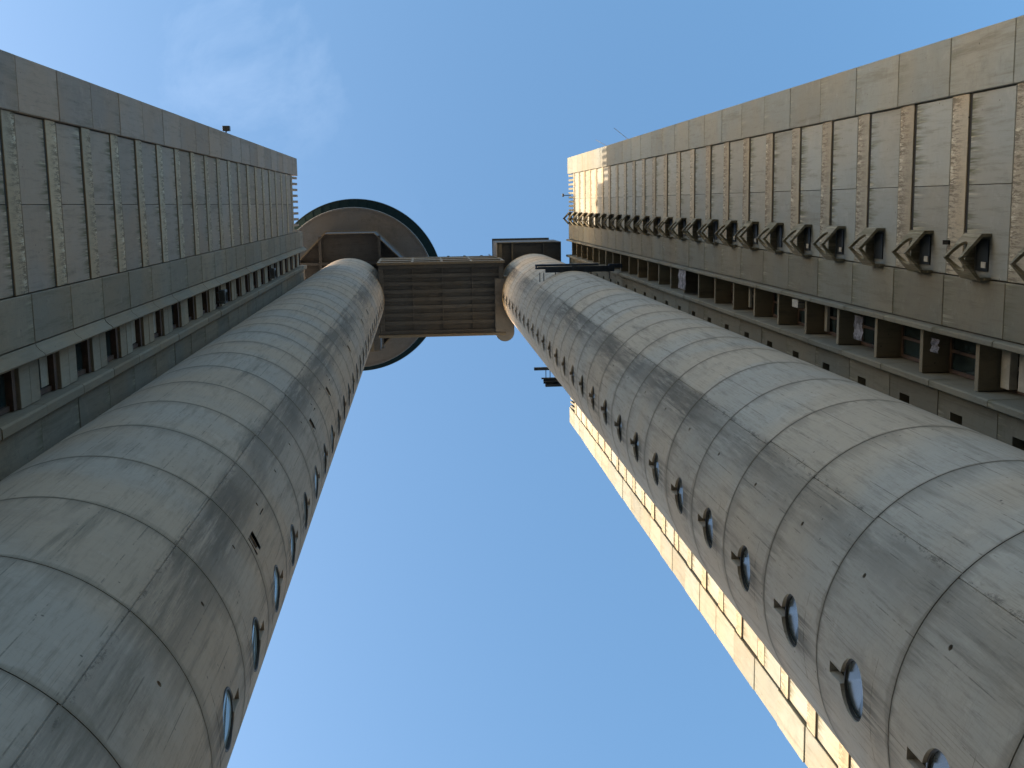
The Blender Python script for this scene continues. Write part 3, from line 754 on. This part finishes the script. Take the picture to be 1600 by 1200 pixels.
for x in (2.58, 2.67): put('strut', boxes([(x, x + .015, 3.561, 3.729, .03, .05)], 'strut'), M['blue'], st2, 0, 0, 24.3)
put('girder', boxes([(3.55, 4.232, 3.73, 3.80, -.0, .06)], 'girder'), M['blue'], st2, 0, 0, 24.3)

# ------------------------------------------------------------------ small things
f = thing('floodlight', 'small black floodlight clamped to the roofward corner of the left tower', 'floodlight', q(-A + .03, -1.16, 18.8))
put('lamp_housing', boxes([(-.05, .06, -.11, -.03, -.055, .055)], 'lamp_housing', .01), M['metal'], f, -A + .0, -1.16, 18.9)
put('lamp_glass', boxes([(-.04, .05, -.10, -.04, -.062, -.0555)], 'lamp_glass'), M['glass'], f, -A + .0, -1.16, 18.9)
put('bracket', boxes([(-.01, .01, -.032, .0, -.03, -.01), (-.01, .01, -.05, -.03, -.06, .06)], 'bracket'), M['metal'], f, -A, -1.157, 18.9)
def rod(a, b, r, name, mat, parent=None):
    a = q(*a); b = q(*b); d = b - a; bm = bmesh.new()
    bmesh.ops.create_cone(bm, cap_ends=True, segments=8, radius1=r, radius2=r, depth=d.length)
    bmesh.ops.transform(bm, matrix=(d.to_track_quat('Z', 'Y').to_matrix().to_4x4()), verts=bm.verts)
    me = fin(bm, name); c = (a + b) / 2
    o = link(name, me, mat, parent, c - (Vector(parent.location) if parent else Vector((0, 0, 0)))); return o
tag(rod((B - .03, -1.22, 23.4), (B - .16, -1.50, 24.3), .018, 'aerial', M['metal']), 'longer thin aerial rod leaning out from the right tower corner', 'aerial', 'aerials on the right tower corner')
tag(rod((B - .03, -1.22, 26.1), (B - .09, -1.42, 27.3), .018, 'aerial', M['metal']), 'shorter thin aerial rod nearer the lit top of the right tower', 'aerial', 'aerials on the right tower corner')
f = thing('roof_lamp', 'small lamp on an arm sticking out over the top edge of the right tower', 'lamp', q(B - .1, -.16, 32.9))
put('lamp_arm', boxes([(-.16, .05, -.012, .012, -.02, .02)], 'lamp_arm'), M['metal'], f, B, -.18, 33.0)
put('lamp_head', boxes([(-.20, -.155, -.05, .04, -.05, .03)], 'lamp_head', .005), M['metal'], f, B, -.18, 33.0)
f = thing('wall_lamp', 'dark wedge shaped lamp on the wall beside a window hood, near the right frame edge', 'lamp', q(B, .20, 8.95))
put('lamp_head', prism([(-.05, .02), (-.02, -.012), (-.0, -.012), (-.0, .02)], .505, .54, 'y', 'lamp_head'), M['dark'], f, B, -.15, 9.02)
def cloth(y0, y1, x, z, h, label, nm='laundry', mat='cloth', grp=None):
    bm = bmesh.new(); nx, nz_ = 14, 10; v = {}
    for i in range(nx + 1):
        for j in range(nz_ + 1):
            v[i, j] = bm.verts.new(((math.sin(i * .9) * .006 + random.uniform(-.004, .004)) * P, (y0 + (y1 - y0) * i / nx) * P, -h * j / nz_ * P))
    for i in range(nx):
        for j in range(nz_): bm.faces.new([v[i, j], v[i + 1, j], v[i + 1, j + 1], v[i, j + 1]])
    bmesh.ops.solidify(bm, geom=bm.faces[:], thickness=.01)
    return tag(link(nm, fin(bm, nm), M[mat], None, q(x, 0, z)), label, 'laundry', grp)
cloth(1.10, 1.42, B - .07, 18.55, .5, 'white and violet patterned cloth hanging over a balcony of the right tower')
cloth(1.16, 1.40, B + .05, 11.15, .22, 'pale laundry hanging in a balcony above the white shuttered one', grp=None)
cloth(1.18, 1.30, B + .03, 9.35, .14, 'small pale garment hanging in the balcony by the right frame edge')
acm = boxes([(.0, .09, -.10, .10, -.11, .11)], 'unit_case', .012)
for (z, lab) in ((17.65, 'air conditioner box in the left tower window column, lower of the two'), (23.6, 'air conditioner box in the left tower window column, nearest the roof')):
    f = thing('air_conditioner', lab, 'air conditioner', q(-A, 1.33, z), 'air conditioners on the left tower')
    put('unit_case', acm, M['metal'], f, -A - .02, 1.33, z)
    put('bracket', boxes([(-.03, .08, -.08, -.06, -.13, -.112), (-.03, .08, .06, .08, -.13, -.112)], 'bracket'), M['metal'], f, -A - .02, 1.33, z)
    put('fan_grille', lathe([(0, 0), (.06, 0), (.065, .008), (.07, 0)], 'fan_grille', 20), M['dark'], f, -A + .075, 1.33, z).rotation_euler.y = math.pi / 2
f = thing('air_conditioner', 'small pale air conditioner box fixed in a balcony of the right tower', 'air conditioner', q(B, 1.18, 12.9), 'air conditioners on the right tower')
put('unit_case', boxes([(.0, .08, .0, .09, .0, .2)], 'unit_case', .01), M['white'], f, B - .05, 1.13, 12.6)
put('bracket', boxes([(.0, .08, .02, .03, -.02, -.002), (.0, .08, .06, .07, -.02, -.002)], 'bracket'), M['metal'], f, B - .05, 1.13, 12.6)
